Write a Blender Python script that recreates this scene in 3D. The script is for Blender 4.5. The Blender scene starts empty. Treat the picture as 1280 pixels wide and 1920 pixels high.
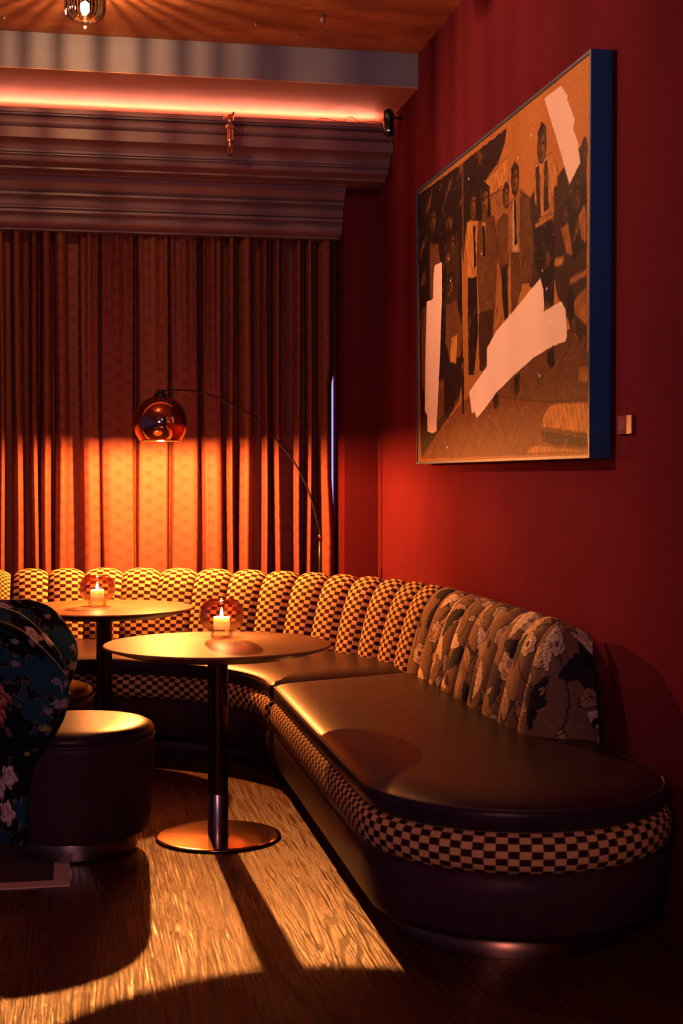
import bpy, bmesh, math, random
import numpy as np
from mathutils import Vector
random.seed(4); np.random.seed(4)
PI = math.pi
scn = bpy.context.scene
COL = scn.collection

# ------------------------------------------------------------------ camera
CAM_H = 1.37
YAW = math.radians(10.74)
cam_d = bpy.data.cameras.new('camera')
cam = bpy.data.objects.new('camera', cam_d); COL.objects.link(cam)
cam.location = (0, 0, CAM_H)
cam.rotation_euler = (math.radians(90 - 1.42), 0, -YAW)
cam_d.sensor_fit = 'VERTICAL'; cam_d.sensor_height = 36.0; cam_d.sensor_width = 24.0
cam_d.lens = 2700 / 1920 * 36
cam_d.dof.use_dof = True; cam_d.dof.focus_distance = 6.6; cam_d.dof.aperture_fstop = 5.0
cam_d.clip_start = 0.05
scn.camera = cam

# ------------------------------------------------------------------ exposure, world, lights
scn.view_settings.view_transform = 'Standard'; scn.view_settings.look = 'None'
scn.view_settings.gamma = 1; scn.view_settings.exposure = 0.0
LAMP_W = 420.0          # arc floor lamp
LAMP_C = (1.0, 0.29, 0.055)
CEIL_W = 62.0          # glass ceiling light
CEIL_C = (1.0, 0.52, 0.26)
COVE_E = 110.0          # led strip above the cornice
COVE_C = (1.0, 0.24, 0.14)
CANDLE_W = 4.5
w = bpy.data.worlds.new('world'); scn.world = w; w.use_nodes = True
w.node_tree.nodes['Background'].inputs[0].default_value = (0.36, 0.20, 0.75, 1)
w.node_tree.nodes['Background'].inputs[1].default_value = 0.11

def area(name, loc, target, size, power, color):
    d = bpy.data.lights.new(name, 'AREA'); d.shape = 'DISK'; d.size = size; d.energy = power; d.color = color
    o = bpy.data.objects.new(name, d); COL.objects.link(o); o.location = loc
    o.rotation_euler = (Vector(target) - Vector(loc)).to_track_quat('-Z', 'Y').to_euler()
    return o
def point(name, loc, power, color, r=0.02, parent=None):
    d = bpy.data.lights.new(name, 'POINT'); d.energy = power; d.color = color; d.shadow_soft_size = r
    o = bpy.data.objects.new(name, d); COL.objects.link(o); o.location = loc; o.parent = parent
    return o
# unseen fills: the bar's other lamps, and an added blue on the frame side
area('room_light', (-0.9, -1.0, 2.0), (0.4, 6.2, 0.9), 1.0, 46, (1.0, 0.40, 0.42))
dl = area('frame_blue_fill', (1.0, 0.3, 3.3), (1.8, 4.7, 2.5), 0.8, 2.2, (0.05, 0.34, 1.0)); dl.data.spread = math.radians(60)  # added fill that turns the near side of the picture frame blue
spd = bpy.data.lights.new('picture_spotlight', 'SPOT'); spd.energy = 570; spd.color = (1.0, 0.44, 0.22); spd.shadow_soft_size = .05
spd.spot_size = math.radians(58); spd.spot_blend = .8
spo = bpy.data.objects.new('picture_spotlight', spd); COL.objects.link(spo); spo.location = (-1.7, 6.9, 3.35)
spo.rotation_euler = (Vector((1.85, 5.65, 2.55)) - spo.location).to_track_quat('-Z', 'Y').to_euler()

# ------------------------------------------------------------------ material helpers
class NT:
    def __init__(s, name):
        s.m = bpy.data.materials.new(name); s.m.use_nodes = True
        s.t = s.m.node_tree; s.t.nodes.clear()
        s.out = s.t.nodes.new('ShaderNodeOutputMaterial')
    def n(s, typ, **kw):
        nd = s.t.nodes.new('ShaderNode' + typ)
        for k, v in kw.items():
            if k.startswith('i_'):
                key = k[2:]; key = int(key) if key.isdigit() else key.replace('_', ' ')
                s.set(nd.inputs[key], v)
            else: setattr(nd, k, v)
        return nd
    def set(s, inp, v):
        if isinstance(v, bpy.types.NodeSocket): s.t.links.new(v, inp)
        else: inp.default_value = v
    def m_(s, op, a, b=0.0, c=0.0, clamp=False):
        nd = s.t.nodes.new('ShaderNodeMath'); nd.operation = op; nd.use_clamp = clamp
        for i, v in enumerate((a, b, c)): s.set(nd.inputs[i], v)
        return nd.outputs[0]
    def mix(s, f, a, b, mode='MIX'):
        nd = s.t.nodes.new('ShaderNodeMix'); nd.data_type = 'RGBA'; nd.blend_type = mode
        s.set(nd.inputs[0], f)
        for i, v in ((6, a), (7, b)): s.set(nd.inputs[i], v if isinstance(v, bpy.types.NodeSocket) or len(v) == 4 else (*v, 1))
        return nd.outputs[2]
    def step(s, v, lo, hi):
        nd = s.n('MapRange', interpolation_type='SMOOTHSTEP'); s.set(nd.inputs[0], v)
        nd.inputs[1].default_value = lo; nd.inputs[2].default_value = hi
        return nd.outputs[0]
    def coord(s, kind='Object', scale=(1, 1, 1)):
        tc = s.n('TexCoord'); mp = s.n('Mapping'); s.t.links.new(tc.outputs[kind], mp.inputs[0])
        mp.inputs['Scale'].default_value = scale
        return mp.outputs[0]
    def geo(s, scale=(1, 1, 1)):
        tc = s.n('NewGeometry'); mp = s.n('Mapping'); s.t.links.new(tc.outputs['Position'], mp.inputs[0])
        mp.inputs['Scale'].default_value = scale
        return mp.outputs[0]
    def noise(s, vec, scale, detail=3, rough=0.5, dist=0.0):
        nd = s.n('TexNoise'); s.t.links.new(vec, nd.inputs['Vector'])
        nd.inputs['Scale'].default_value = scale; nd.inputs['Detail'].default_value = detail
        nd.inputs['Roughness'].default_value = rough; nd.inputs['Distortion'].default_value = dist
        return nd.outputs[0]
    def bump(s, h, strength=0.3, dist=0.01):
        nd = s.n('Bump'); s.set(nd.inputs['Height'], h); nd.inputs['Strength'].default_value = strength
        nd.inputs['Distance'].default_value = dist
        return nd.outputs[0]
    def pbr(s, color, rough=0.5, metal=0.0, normal=None, **kw):
        b = s.n('BsdfPrincipled')
        s.set(b.inputs['Base Color'], color if isinstance(color, bpy.types.NodeSocket) else (*color[:3], 1))
        s.set(b.inputs['Roughness'], rough); s.set(b.inputs['Metallic'], metal)
        if normal is not None: s.set(b.inputs['Normal'], normal)
        for k, v in kw.items():
            k = k.replace('_', ' ')
            s.set(b.inputs[k], v)
        s.t.links.new(b.outputs[0], s.out.inputs[0])
        return s.m
    def emit(s, c, k):
        e = s.n('Emission'); e.inputs[0].default_value = (*c, 1); e.inputs[1].default_value = k
        s.t.links.new(e.outputs[0], s.out.inputs[0]); return s.m

def mat_simple(name, c, rough=0.5, metal=0.0, var=0.25, nscale=12, bump=0.0, **kw):
    t = NT(name); v = t.coord('Object')
    nz = t.noise(v, nscale, 4)
    col = t.mix(t.m_('MULTIPLY', nz, var), c, tuple(x * 0.35 for x in c))
    nrm = t.bump(t.noise(v, nscale * 8, 3), bump, 0.004) if bump else None
    return t.pbr(col, rough, metal, nrm, **kw)

def mat_wall():
    t = NT('red_paint'); v = t.geo()
    n1 = t.noise(v, 1.3, 3); n2 = t.noise(v, 260, 2)
    c = t.mix(t.step(n1, .3, .7), (.105, .014, .022), (.128, .017, .026))
    return t.pbr(c, 0.62, 0, t.bump(n2, .06, .002), **{'Specular_IOR_Level': 0.0})
def mat_pier():
    t = NT('pier_paint'); v = t.geo(); n2 = t.noise(v, 120, 2)
    return t.pbr(t.mix(n2, (.085, .010, .016), (.10, .012, .018)), 0.6, 0, t.bump(n2, .06, .002), **{'Specular_IOR_Level': 0.0})
def mat_ceiling():
    t = NT('stained_concrete'); v = t.geo((1, 2.2, 1))
    n1 = t.noise(v, 1.6, 6, .65, .6); n2 = t.noise(v, 14, 5, .7, .4); n3 = t.noise(v, 90, 3)
    c = t.mix(t.step(n1, .35, .65), (.60, .24, .09), (.34, .12, .05))
    c = t.mix(t.m_('MULTIPLY', t.step(n2, .5, .75), .6), c, (.13, .05, .026))
    return t.pbr(c, .75, 0, t.bump(t.m_('ADD', n2, t.m_('MULTIPLY', n3, .4)), .5, .01))
def mat_beam(name, a, b, rough=.55):
    t = NT(name); v = t.geo((1, 1, 1)); n1 = t.noise(v, 2.2, 4); n2 = t.noise(v, 180, 2)
    return t.pbr(t.mix(t.step(n1, .3, .7), a, b), rough, 0, t.bump(n2, .08, .002))
def mat_floor():
    t = NT('oak_vinyl_planks'); g = t.n('NewGeometry'); sp = t.n('SeparateXYZ'); t.t.links.new(g.outputs['Position'], sp.inputs[0])
    X, Y = sp.outputs[0], sp.outputs[1]
    W, L = .178, 1.22
    a = t.m_('DIVIDE', t.m_('ADD', X, .06), W); row = t.m_('FLOOR', a)
    wn = t.n('TexWhiteNoise', noise_dimensions='1D'); t.set(wn.inputs['W'], row)
    b = t.m_('ADD', t.m_('DIVIDE', Y, L), t.m_('MULTIPLY', wn.outputs[0], 7.3)); pl = t.m_('FLOOR', b)
    wn2 = t.n('TexWhiteNoise', noise_dimensions='2D'); cb = t.n('CombineXYZ'); t.set(cb.inputs[0], row); t.set(cb.inputs[1], pl)
    t.t.links.new(cb.outputs[0], wn2.inputs['Vector']); r = wn2.outputs[0]
    fa = t.m_('FRACT', a); fb = t.m_('FRACT', b)
    ga = t.m_('MINIMUM', fa, t.m_('SUBTRACT', 1.0, fa)); gb = t.m_('MINIMUM', fb, t.m_('SUBTRACT', 1.0, fb))
    gap = t.m_('MINIMUM', t.step(ga, 0, .012), t.step(gb, 0, .0022))
    # grain: stretched along the planks, shifted per plank
    c2 = t.n('CombineXYZ'); t.set(c2.inputs[0], t.m_('ADD', X, t.m_('MULTIPLY', r, 9.0)))
    t.set(c2.inputs[1], t.m_('MULTIPLY', Y, .014)); t.set(c2.inputs[2], t.m_('MULTIPLY', r, 31.0))
    fine = t.noise(c2.outputs[0], 210, 4, .7, .05)
    c3 = t.n('CombineXYZ'); t.set(c3.inputs[0], t.m_('ADD', X, t.m_('MULTIPLY', r, 9.0)))
    t.set(c3.inputs[1], t.m_('MULTIPLY', Y, .055)); t.set(c3.inputs[2], t.m_('MULTIPLY', r, 17.0))
    big = t.noise(c3.outputs[0], 8, 1, .5, .0)
    rings = t.m_('SINE', t.m_('MULTIPLY', big, 95.0)); rings = t.step(rings, -.2, .9)
    grain = t.m_('ADD', t.m_('MULTIPLY', t.step(fine, .38, .62), .62), t.m_('MULTIPLY', rings, .38))
    c = t.mix(grain, (.125, .038, .014), (.024, .008, .007))
    c = t.mix(t.m_('MULTIPLY', r, .45), c, (.09, .032, .018))
    c = t.mix(gap, (.02, .01, .01), c)
    h = t.m_('SUBTRACT', t.m_('MULTIPLY', gap, .5), grain)
    rg = t.m_('ADD', .20, t.m_('MULTIPLY', grain, .24))
    return t.pbr(c, rg, 0, t.bump(h, .36, .003), **{'Specular_IOR_Level': .17})
def mat_checker(name, cu, cv, light, dark, thr=-.015, uvname='UVMap'):
    t = NT(name); tc = t.n('UVMap', uv_map=uvname); sp = t.n('SeparateXYZ'); t.t.links.new(tc.outputs[0], sp.inputs[0])
    U, V = sp.outputs[0], sp.outputs[1]
    st = t.n('CombineXYZ'); t.set(st.inputs[0], t.m_('MULTIPLY', U, .06)); t.set(st.inputs[1], V)
    n = t.noise(st.outputs[0], 900, 2, .6)
    wob = t.noise(tc.outputs[0], 18, 2)
    u = t.m_('ADD', U, t.m_('ADD', t.m_('MULTIPLY', t.m_('SUBTRACT', n, .5), .010), t.m_('MULTIPLY', t.m_('SUBTRACT', wob, .5), .006)))
    v = t.m_('ADD', V, t.m_('MULTIPLY', t.m_('SUBTRACT', wob, .5), .004))
    s = t.m_('MULTIPLY', t.m_('SINE', t.m_('MULTIPLY', u, PI / cu)), t.m_('SINE', t.m_('MULTIPLY', v, PI / cv)))
    k = t.step(s, thr - .05, thr + .06)
    cord = t.m_('ADD', .5, t.m_('MULTIPLY', .5, t.m_('SINE', t.m_('MULTIPLY', V, 2 * PI / .0036))))
    lt = t.mix(t.m_('MULTIPLY', cord, .45), light, tuple(x * .5 for x in light))
    lt = t.mix(t.m_('MULTIPLY', t.step(n, .45, .8), .5), lt, tuple(x * .45 for x in light))
    c = t.mix(k, lt, dark)
    h = t.m_('ADD', t.m_('MULTIPLY', cord, .4), t.m_('MULTIPLY', k, 1.0))
    return t.pbr(c, .8, 0, t.bump(h, .35, .002), **{'Specular_IOR_Level': .08, 'Sheen_Weight': .0, 'Sheen_Roughness': .4})
def mat_leather(name, c, rough=.38, spec=.38):
    t = NT(name); v = t.coord('Object'); vo = t.n('TexVoronoi'); t.t.links.new(v, vo.inputs['Vector']); vo.inputs['Scale'].default_value = 330
    big = t.noise(v, 5, 3); cr = t.noise(t.coord('Object', (1, 1, 1)), 26, 4, .6, .8)
    col = t.mix(t.step(big, .35, .7), c, tuple(x * .72 for x in c))
    h = t.m_('ADD', t.m_('MULTIPLY', vo.outputs[0], .25), t.m_('MULTIPLY', cr, .8))
    return t.pbr(col, t.m_('ADD', rough - .05, t.m_('MULTIPLY', cr, .12)), 0, t.bump(h, .22, .004), **{'Specular_IOR_Level': spec})
def mat_attr(name, rough=.85, sheen=.3):
    t = NT(name); a = t.n('Attribute', attribute_name='Col'); v = t.coord('Object'); n = t.noise(v, 420, 2)
    c = t.mix(t.m_('MULTIPLY', n, .35), a.outputs[0], (0, 0, 0))
    return t.pbr(c, rough, 0, t.bump(n, .25, .002), **{'Specular_IOR_Level': .12, 'Sheen_Weight': sheen * .15, 'Sheen_Roughness': .35})
def mat_curtain():
    t = NT('monogram_curtain_cloth'); tc = t.n('UVMap', uv_map='UVMap'); sp = t.n('SeparateXYZ'); t.t.links.new(tc.outputs[0], sp.inputs[0])
    U, V = sp.outputs[0], sp.outputs[1]
    CW, RH = .072, .084
    cu = t.m_('DIVIDE', U, CW); ci = t.m_('FLOOR', cu)
    x = t.m_('MULTIPLY', t.m_('SUBTRACT', t.m_('FRACT', cu), .5), CW)
    par = t.m_('FLOORED_MODULO', ci, 2.0)
    vv = t.m_('ADD', t.m_('DIVIDE', V, RH), t.m_('MULTIPLY', par, .5))
    y = t.m_('MULTIPLY', t.m_('SUBTRACT', t.m_('FRACT', vv), .5), RH)
    def absd(a, b): return t.m_('ABSOLUTE', t.m_('SUBTRACT', a, b))
    def lt(a, b): return t.m_('LESS_THAN', a, b)
    def gt(a, b): return t.m_('GREATER_THAN', a, b)
    def AND(*z):
        o = z[0]
        for q in z[1:]: o = t.m_('MULTIPLY', o, q)
        return o
    def OR(*z):
        o = z[0]
        for q in z[1:]: o = t.m_('MAXIMUM', o, q)
        return o
    def bowl(cx, cy, r, wd):
        dx = t.m_('SUBTRACT', x, cx); dy = t.m_('SUBTRACT', y, cy)
        d = t.m_('SQRT', t.m_('ADD', t.m_('MULTIPLY', dx, dx), t.m_('MULTIPLY', dy, dy)))
        return AND(lt(absd(d, r), wd), gt(x, cx - .001))
    hy = lt(absd(y, 0.0), .017)
    P = OR(AND(lt(absd(x, -.0145), .0022), hy), bowl(-.0115, .0085, .0068, .0018))
    R = OR(AND(lt(absd(x, .0035), .0022), hy), bowl(.0065, .0085, .0068, .0018),
           AND(lt(absd(x, t.m_('SUBTRACT', .0095, t.m_('MULTIPLY', y, .5))), .0022), lt(y, .002), gt(y, -.017)))
    serif = AND(lt(absd(t.m_('ABSOLUTE', y), .0165), .0009), OR(lt(absd(x, -.0145), .004), lt(absd(x, .0035), .004)))
    L = OR(P, R, serif)
    p1 = t.m_('ADD', t.m_('DIVIDE', U, 2 * CW), t.m_('DIVIDE', V, RH)); p2 = t.m_('SUBTRACT', t.m_('DIVIDE', V, RH), t.m_('DIVIDE', U, 2 * CW))
    # letter centres sit at whole numbers once shifted by half a cell
    l1 = t.m_('LESS_THAN', t.m_('MINIMUM', t.m_('FRACT', t.m_('ADD', p1, .25)), t.m_('SUBTRACT', 1.0, t.m_('FRACT', t.m_('ADD', p1, .25)))), .022)
    l2 = t.m_('LESS_THAN', t.m_('MINIMUM', t.m_('FRACT', t.m_('ADD', p2, .75)), t.m_('SUBTRACT', 1.0, t.m_('FRACT', t.m_('ADD', p2, .75)))), .022)
    pat = t.m_('MAXIMUM', t.m_('MULTIPLY', L, .62), t.m_('MULTIPLY', OR(l1, l2), .30))
    sc = t.n('CombineXYZ'); t.set(sc.inputs[0], U); t.set(sc.inputs[1], t.m_('MULTIPLY', V, .3))
    n = t.noise(sc.outputs[0], 500, 3, .6)
    base = t.mix(t.m_('MULTIPLY', n, .5), (.24, .074, .048), (.115, .028, .026))
    c = t.mix(pat, base, (.10, .016, .022))
    return t.pbr(c, .7, 0, t.bump(t.m_('ADD', n, pat), .2, .002), **{'Specular_IOR_Level': .25})
def mat_rings(name, c1, c2, rough, metal, scale=90):
    t = NT(name); v = t.coord('Object', (1, 12, 1)); n = t.noise(v, 5, 5, .6, .3)
    n3 = t.noise(t.coord('Object', (1, 9, 1)), scale, 3)
    return t.pbr(t.mix(t.step(n, .35, .7), c1, c2), t.m_('ADD', rough, t.m_('MULTIPLY', n3, .1)), metal, t.bump(n3, .08, .002), **{'Specular_IOR_Level': .2, 'IOR': 1.22})
def mat_glass(name, c_lo, c_hi, z0, z1, dens=1.0, gloss=.16):
    """thin coloured blown glass: tint changes with height in the glass itself"""
    t = NT(name); tc = t.n('TexCoord'); sp = t.n('SeparateXYZ'); t.t.links.new(tc.outputs['Object'], sp.inputs[0])
    k = t.n('MapRange'); t.set(k.inputs[0], sp.outputs[2]); k.inputs[1].default_value = z0; k.inputs[2].default_value = z1
    col = t.mix(k.outputs[0], c_lo, c_hi)
    tr = t.n('BsdfTransparent'); t.set(tr.inputs[0], col)
    gl = t.n('BsdfGlossy'); gl.inputs['Roughness'].default_value = .04; gl.inputs[0].default_value = (.9, .85, .8, 1)
    fr = t.n('Fresnel'); fr.inputs[0].default_value = 1.5
    mx = t.n('MixShader'); t.set(mx.inputs[0], t.m_('MULTIPLY', fr.outputs[0], .7, clamp=True))
    t.t.links.new(tr.outputs[0], mx.inputs[1]); t.t.links.new(gl.outputs[0], mx.inputs[2]); t.t.links.new(mx.outputs[0], t.out.inputs[0])
    return t.m

M = dict(
    wall=mat_wall(), pier=mat_pier(), ceiling=mat_ceiling(), floor=mat_floor(),
    beam=mat_beam('grey_beam_paint', (.23, .24, .32), (.18, .19, .26)),
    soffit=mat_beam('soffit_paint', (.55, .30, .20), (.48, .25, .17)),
    cornice=mat_beam('cornice_paint', (.22, .145, .165), (.17, .11, .13), .42),
    checker=mat_checker('checker_velvet', .0315, .0205, (.86, .50, .20), (.040, .007, .006)),
    fine=mat_checker('fine_checker_velvet', .016, .014, (.70, .46, .17), (.05, .035, .01)),
    leather=mat_leather('aubergine_leather', (.032, .015, .025), .33, .24),
    leather_dark=mat_leather('dark_leather_base', (.055, .020, .030), .42, .16),
    piping=mat_simple('piping_leather', (.07, .035, .035), .4),
    chintz=mat_attr('chintz_velvet'), navy=mat_attr('floral_navy_velvet', .8, .35),
    curtain=mat_curtain(),
    table=mat_rings('lacquered_table_wood', (.38, .18, .075), (.27, .12, .05), .42, 0.0),
    tedge=mat_simple('table_edge_bronze', (.10, .05, .03), .35, .3),
    bronze=mat_simple('polished_bronze', (.62, .30, .14), .14, 1.0, .3, 5),
    darkmetal=mat_simple('dark_bronze_tube', (.16, .085, .06), .2, 1.0, .2, 8),
    steel=mat_simple('brushed_steel', (.42, .36, .34), .26, 1.0, .2, 8),
    brass=mat_simple('warm_plinth_metal', (.28, .16, .09), .3, 1.0, .2, 8),
    black=mat_simple('black_metal', (.012, .012, .014), .4, .0, .2),
    blackgloss=mat_simple('black_plastic', (.01, .01, .012), .25, .0, .2),
    copper=mat_simple('mirrored_copper', (.70, .32, .17), .05, 1.0, .1, 4),
    white=mat_simple('white_enamel', (.80, .74, .66), .5),
    wax=mat_simple('candle_wax', (.92, .86, .76), .5, 0, .05, Subsurface_Weight=1.0, Subsurface_Radius=(.03, .02, .012), Subsurface_Scale=1.0),
    frame=mat_simple('navy_frame_paint', (.010, .060, .13), .45, 0, .15),
    rug=mat_simple('rug_pile', (.10, .045, .03), .95, 0, .6, 30, .6),
    rugedge=mat_simple('rug_binding', (.88, .66, .46), .9, 0, .25, 40, .3),
    pipe=mat_simple('sprinkler_brass', (.80, .50, .34), .25, .9, .3, 30),
    plaque=mat_simple('plaque_paint', (.20, .03, .03), .4, 0, .1),
    ink=mat_simple('plaque_print', (.30, .16, .17), .6, 0, .1),
    wick=mat_simple('wick', (.02, .02, .02), .9),
    anchor=mat_simple('anchor_zinc', (.5, .42, .36), .4, .7),
    cable=mat_simple('thin_cable', (.25, .05, .03), .5),
    candle_glass=mat_glass('plum_candle_glass', (.99, .94, .87), (.95, .60, .56), .045, .15),
    clear=mat_glass('clear_ribbed_glass', (.93, .88, .80), (.93, .88, .80), 0, 1),
    rib=mat_glass('thick_glass_rib', (.16, .12, .08), (.16, .12, .08), 0, 1),
    flame=NT('flame').emit((1.0, .55, .20), 120), bulb=NT('warm_bulb').emit((1.0, .62, .32), 18),
    ceilbulb=NT('ceiling_bulb').emit((1.0, .74, .45), 350),
    led=NT('cove_led').emit(COVE_C, COVE_E), led_dot=NT('status_light').emit((.8, .85, 1), 3),
    sky=NT('window_daylight_pane').emit((.50, .48, 1.0), 1.0),
)

# ------------------------------------------------------------------ mesh helpers
def link(name, me, mat, parent=None, smooth=True):
    me.materials.clear()
    for m in (mat if isinstance(mat, (list, tuple)) else [mat]): me.materials.append(m)
    if smooth: me.polygons.foreach_set('use_smooth', [True] * len(me.polygons))
    o = bpy.data.objects.new(name, me); COL.objects.link(o); o.parent = parent
    return o
def mesh(name, verts, faces, mat, parent=None, smooth=True, uv=None):
    me = bpy.data.meshes.new(name); me.from_pydata([tuple(map(float, v)) for v in verts], [], faces)
    if uv is not None:
        l = me.uv_layers.new(name='UVMap'); idx = np.zeros(len(me.loops), dtype=np.int32); me.loops.foreach_get('vertex_index', idx)
        l.data.foreach_set('uv', np.asarray(uv, dtype=np.float32)[idx].ravel())
    me.update()
    return link(name, me, mat, parent, smooth)
def grid_faces(nu, nv, closed_u=False, closed_v=False, off=0):
    f = []
    for i in range(nu if closed_u else nu - 1):
        for j in range(nv if closed_v else nv - 1):
            a = i * nv + j; b = ((i + 1) % nu) * nv + j; c = ((i + 1) % nu) * nv + (j + 1) % nv; d = i * nv + (j + 1) % nv
            f.append((a + off, b + off, c + off, d + off))
    return f
def lathe(name, prof, mat, parent=None, n=64, loc=(0, 0, 0), smooth=True, close=False):
    v = [(loc[0] + r * math.cos(2 * PI * i / n), loc[1] + r * math.sin(2 * PI * i / n), loc[2] + z) for i in range(n) for r, z in prof]
    o = mesh(name, v, grid_faces(n, len(prof), True, close), mat, parent, smooth)
    bm = bmesh.new(); bm.from_mesh(o.data); bmesh.ops.remove_doubles(bm, verts=bm.verts, dist=1e-5)
    bmesh.ops.recalc_face_normals(bm, faces=bm.faces); bm.to_mesh(o.data); bm.free()
    return o
def rnd(prof, r=.004, k=3):
    """round the corners of an open profile"""
    out = [prof[0]]
    for i in range(1, len(prof) - 1):
        p, a, b = Vector(prof[i]), Vector(prof[i - 1]), Vector(prof[i + 1])
        d = min(r, (a - p).length * .45, (b - p).length * .45)
        if d < 1e-6: continue
        p0 = p + (a - p).normalized() * d; p1 = p + (b - p).normalized() * d
        for t in range(k + 1):
            t /= k; out.append(tuple((1 - t) ** 2 * p0 + 2 * t * (1 - t) * p + t * t * p1))
    out.append(prof[-1]); return out
def box(name, lo, hi, mat, parent=None, bev=0.0):
    bm = bmesh.new(); bmesh.ops.create_cube(bm, size=1)
    for v in bm.verts: v.co = Vector([(lo[i] + hi[i]) / 2 + v.co[i] * (hi[i] - lo[i]) for i in range(3)])
    if bev: bmesh.ops.bevel(bm, geom=bm.edges[:], offset=bev, segments=2, affect='EDGES', profile=.7)
    me = bpy.data.meshes.new(name); bm.to_mesh(me); bm.free()
    return link(name, me, mat, parent, False)
def tube(name, pts, r, mat, parent=None, n=12, caps=True):
    pts = [Vector(p) for p in pts]; v = []; up = Vector((0, 0, 1)); pr = None
    rs = r if isinstance(r, (list, tuple)) else [r] * len(pts)
    for i, p in enumerate(pts):
        d = (pts[min(i + 1, len(pts) - 1)] - pts[max(i - 1, 0)]).normalized()
        if pr is None: pr = d.cross(up) if abs(d.z) < .95 else d.cross(Vector((1, 0, 0)))
        a = (pr - d * pr.dot(d)).normalized(); pr = a; b = d.cross(a)
        for k in range(n):
            q = 2 * PI * k / n; v.append(p + (a * math.cos(q) + b * math.sin(q)) * rs[i])
    f = grid_faces(len(pts), n, False, True)
    if caps: f += [tuple(range(n)), tuple(range((len(pts) - 1) * n, len(pts) * n))]
    o = mesh(name, v, f, mat, parent)
    bm = bmesh.new(); bm.from_mesh(o.data); bmesh.ops.recalc_face_normals(bm, faces=bm.faces); bm.to_mesh(o.data); bm.free()
    return o
def extrude_x(name, prof, x0, x1, mat, parent=None):
    n = len(prof); v = [(x, y, z) for x in (x0, x1) for y, z in prof]
    f = [(i, (i + 1) % n, n + (i + 1) % n, n + i) for i in range(n)] + [tuple(range(n)), tuple(range(2 * n - 1, n - 1, -1))]
    o = mesh(name, v, f, mat, parent, False)
    bm = bmesh.new(); bm.from_mesh(o.data); bmesh.ops.recalc_face_normals(bm, faces=bm.faces); bm.to_mesh(o.data); bm.free()
    return o
def empty(name, loc=(0, 0, 0), rz=0):
    o = bpy.data.objects.new(name, None); COL.objects.link(o); o.location = loc; o.rotation_euler.z = rz
    o.empty_display_size = .05; return o
def tag(o, label, cat, group=None, kind=None):
    o['label'] = label; o['category'] = cat
    if group: o['group'] = group
    if kind: o['kind'] = kind
    return o
def struct(o): o['kind'] = 'structure'; return o
def copy_tree(o, parent=None):
    c = o.copy(); COL.objects.link(c); c.parent = parent
    for ch in list(o.children): copy_tree(ch, c)
    return c
def recalc(o):
    bm = bmesh.new(); bm.from_mesh(o.data); bmesh.ops.recalc_face_normals(bm, faces=bm.faces); bm.to_mesh(o.data); bm.free()

# ------------------------------------------------------------------ room
WX = 1.85; CZ = 3.63
struct(box('floor', (-4, -2.5, -.06), (WX + .3, 9.3, 0), M['floor']))
struct(box('ceiling', (-4, -2.5, CZ), (WX + .3, 9.3, CZ + .1), M['ceiling']))
struct(box('wall_right', (WX, -2.5, 0), (WX + .15, 9.3, CZ), M['wall']))
struct(box('wall_back', (-4, 8.95, 2.9), (WX, 9.2, CZ), M['pier']))
struct(box('trim_1', (-4, 7.55, 3.452), (WX, 8.95, CZ), M['beam']))          # beam
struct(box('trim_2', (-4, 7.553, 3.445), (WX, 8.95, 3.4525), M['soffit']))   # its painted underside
struct(box('wall_pier', (1.642, 8.57, 0), (WX, 9.2, 3.445), M['pier'], None, .003))
bb = box('baseboard_right', (WX - .016, -2.5, 0), (WX, 8.57, .10), M['pier'], None, .004); struct(bb)
win = struct(box('window_1', (-3.0, 8.946, 0.0), (1.6415, 8.99, 2.95), M['black']))
struct(win)
box('pane', (-2.95, 8.93, .1), (1.641, 8.945, 2.9), M['sky'], win)
for fx in (-2.0, -1.0, 0.0, 1.0): box('glazing_bar', (fx - .03, 8.90, .1), (fx + .03, 8.93, 2.9), M['black'], win)

# cornice above the window (painted mouldings)
def arc(cy, cz, r, a0, a1, n=6):
    return [(cy + r * math.cos(math.radians(a0 + (a1 - a0) * i / n)), cz + r * math.sin(math.radians(a0 + (a1 - a0) * i / n))) for i in range(n + 1)]
up = [(8.60, 3.385), (8.16, 3.385), (8.16, 3.397), (8.14, 3.397), (8.14, 3.372), (8.156, 3.372), (8.156, 3.362)]
up += arc(8.185, 3.33, .032, 110, 250, 6)
up += [(8.168, 3.296), (8.152, 3.292), (8.152, 3.236), (8.175, 3.232)]
up += [(8.20, 3.226)] + arc(8.20, 3.178, .045, 90, 0, 6)[1:] + [(8.262, 3.178), (8.262, 3.168)]
up += arc(8.30, 3.155, .022, 150, 270, 4) + [(8.33, 3.128), (8.36, 3.12), (8.36, 3.11), (8.60, 3.11)]
cor = extrude_x('window_cornice', [(y, z + .0) for y, z in up], -4, WX - .002, M['cornice'])
tag(cor, 'wide painted stepped cornice moulding running under the glowing cove light', 'cornice')
cor['kind'] = 'structure'; cor.name = 'trim_3'
lo = [(8.95, 3.11), (8.42, 3.11), (8.42, 3.085)] + arc(8.425, 3.073, .012, 110, 270, 4) + [(8.455, 3.058), (8.46, 3.04)]
lo += [(8.50, 2.998), (8.525, 2.978)] + [(8.50, 2.975), (8.50, 2.962), (8.53, 2.955)]
lo += arc(8.565, 2.925, .03, 130, 230, 4) + [(8.545, 2.895), (8.56, 2.888), (8.54, 2.884), (8.54, 2.868)]
lo += [(8.57, 2.862)] + arc(8.60, 2.832, .03, 130, 250, 5) + [(8.60, 2.798), (8.64, 2.79), (8.64, 2.78), (8.95, 2.78)]
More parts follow.
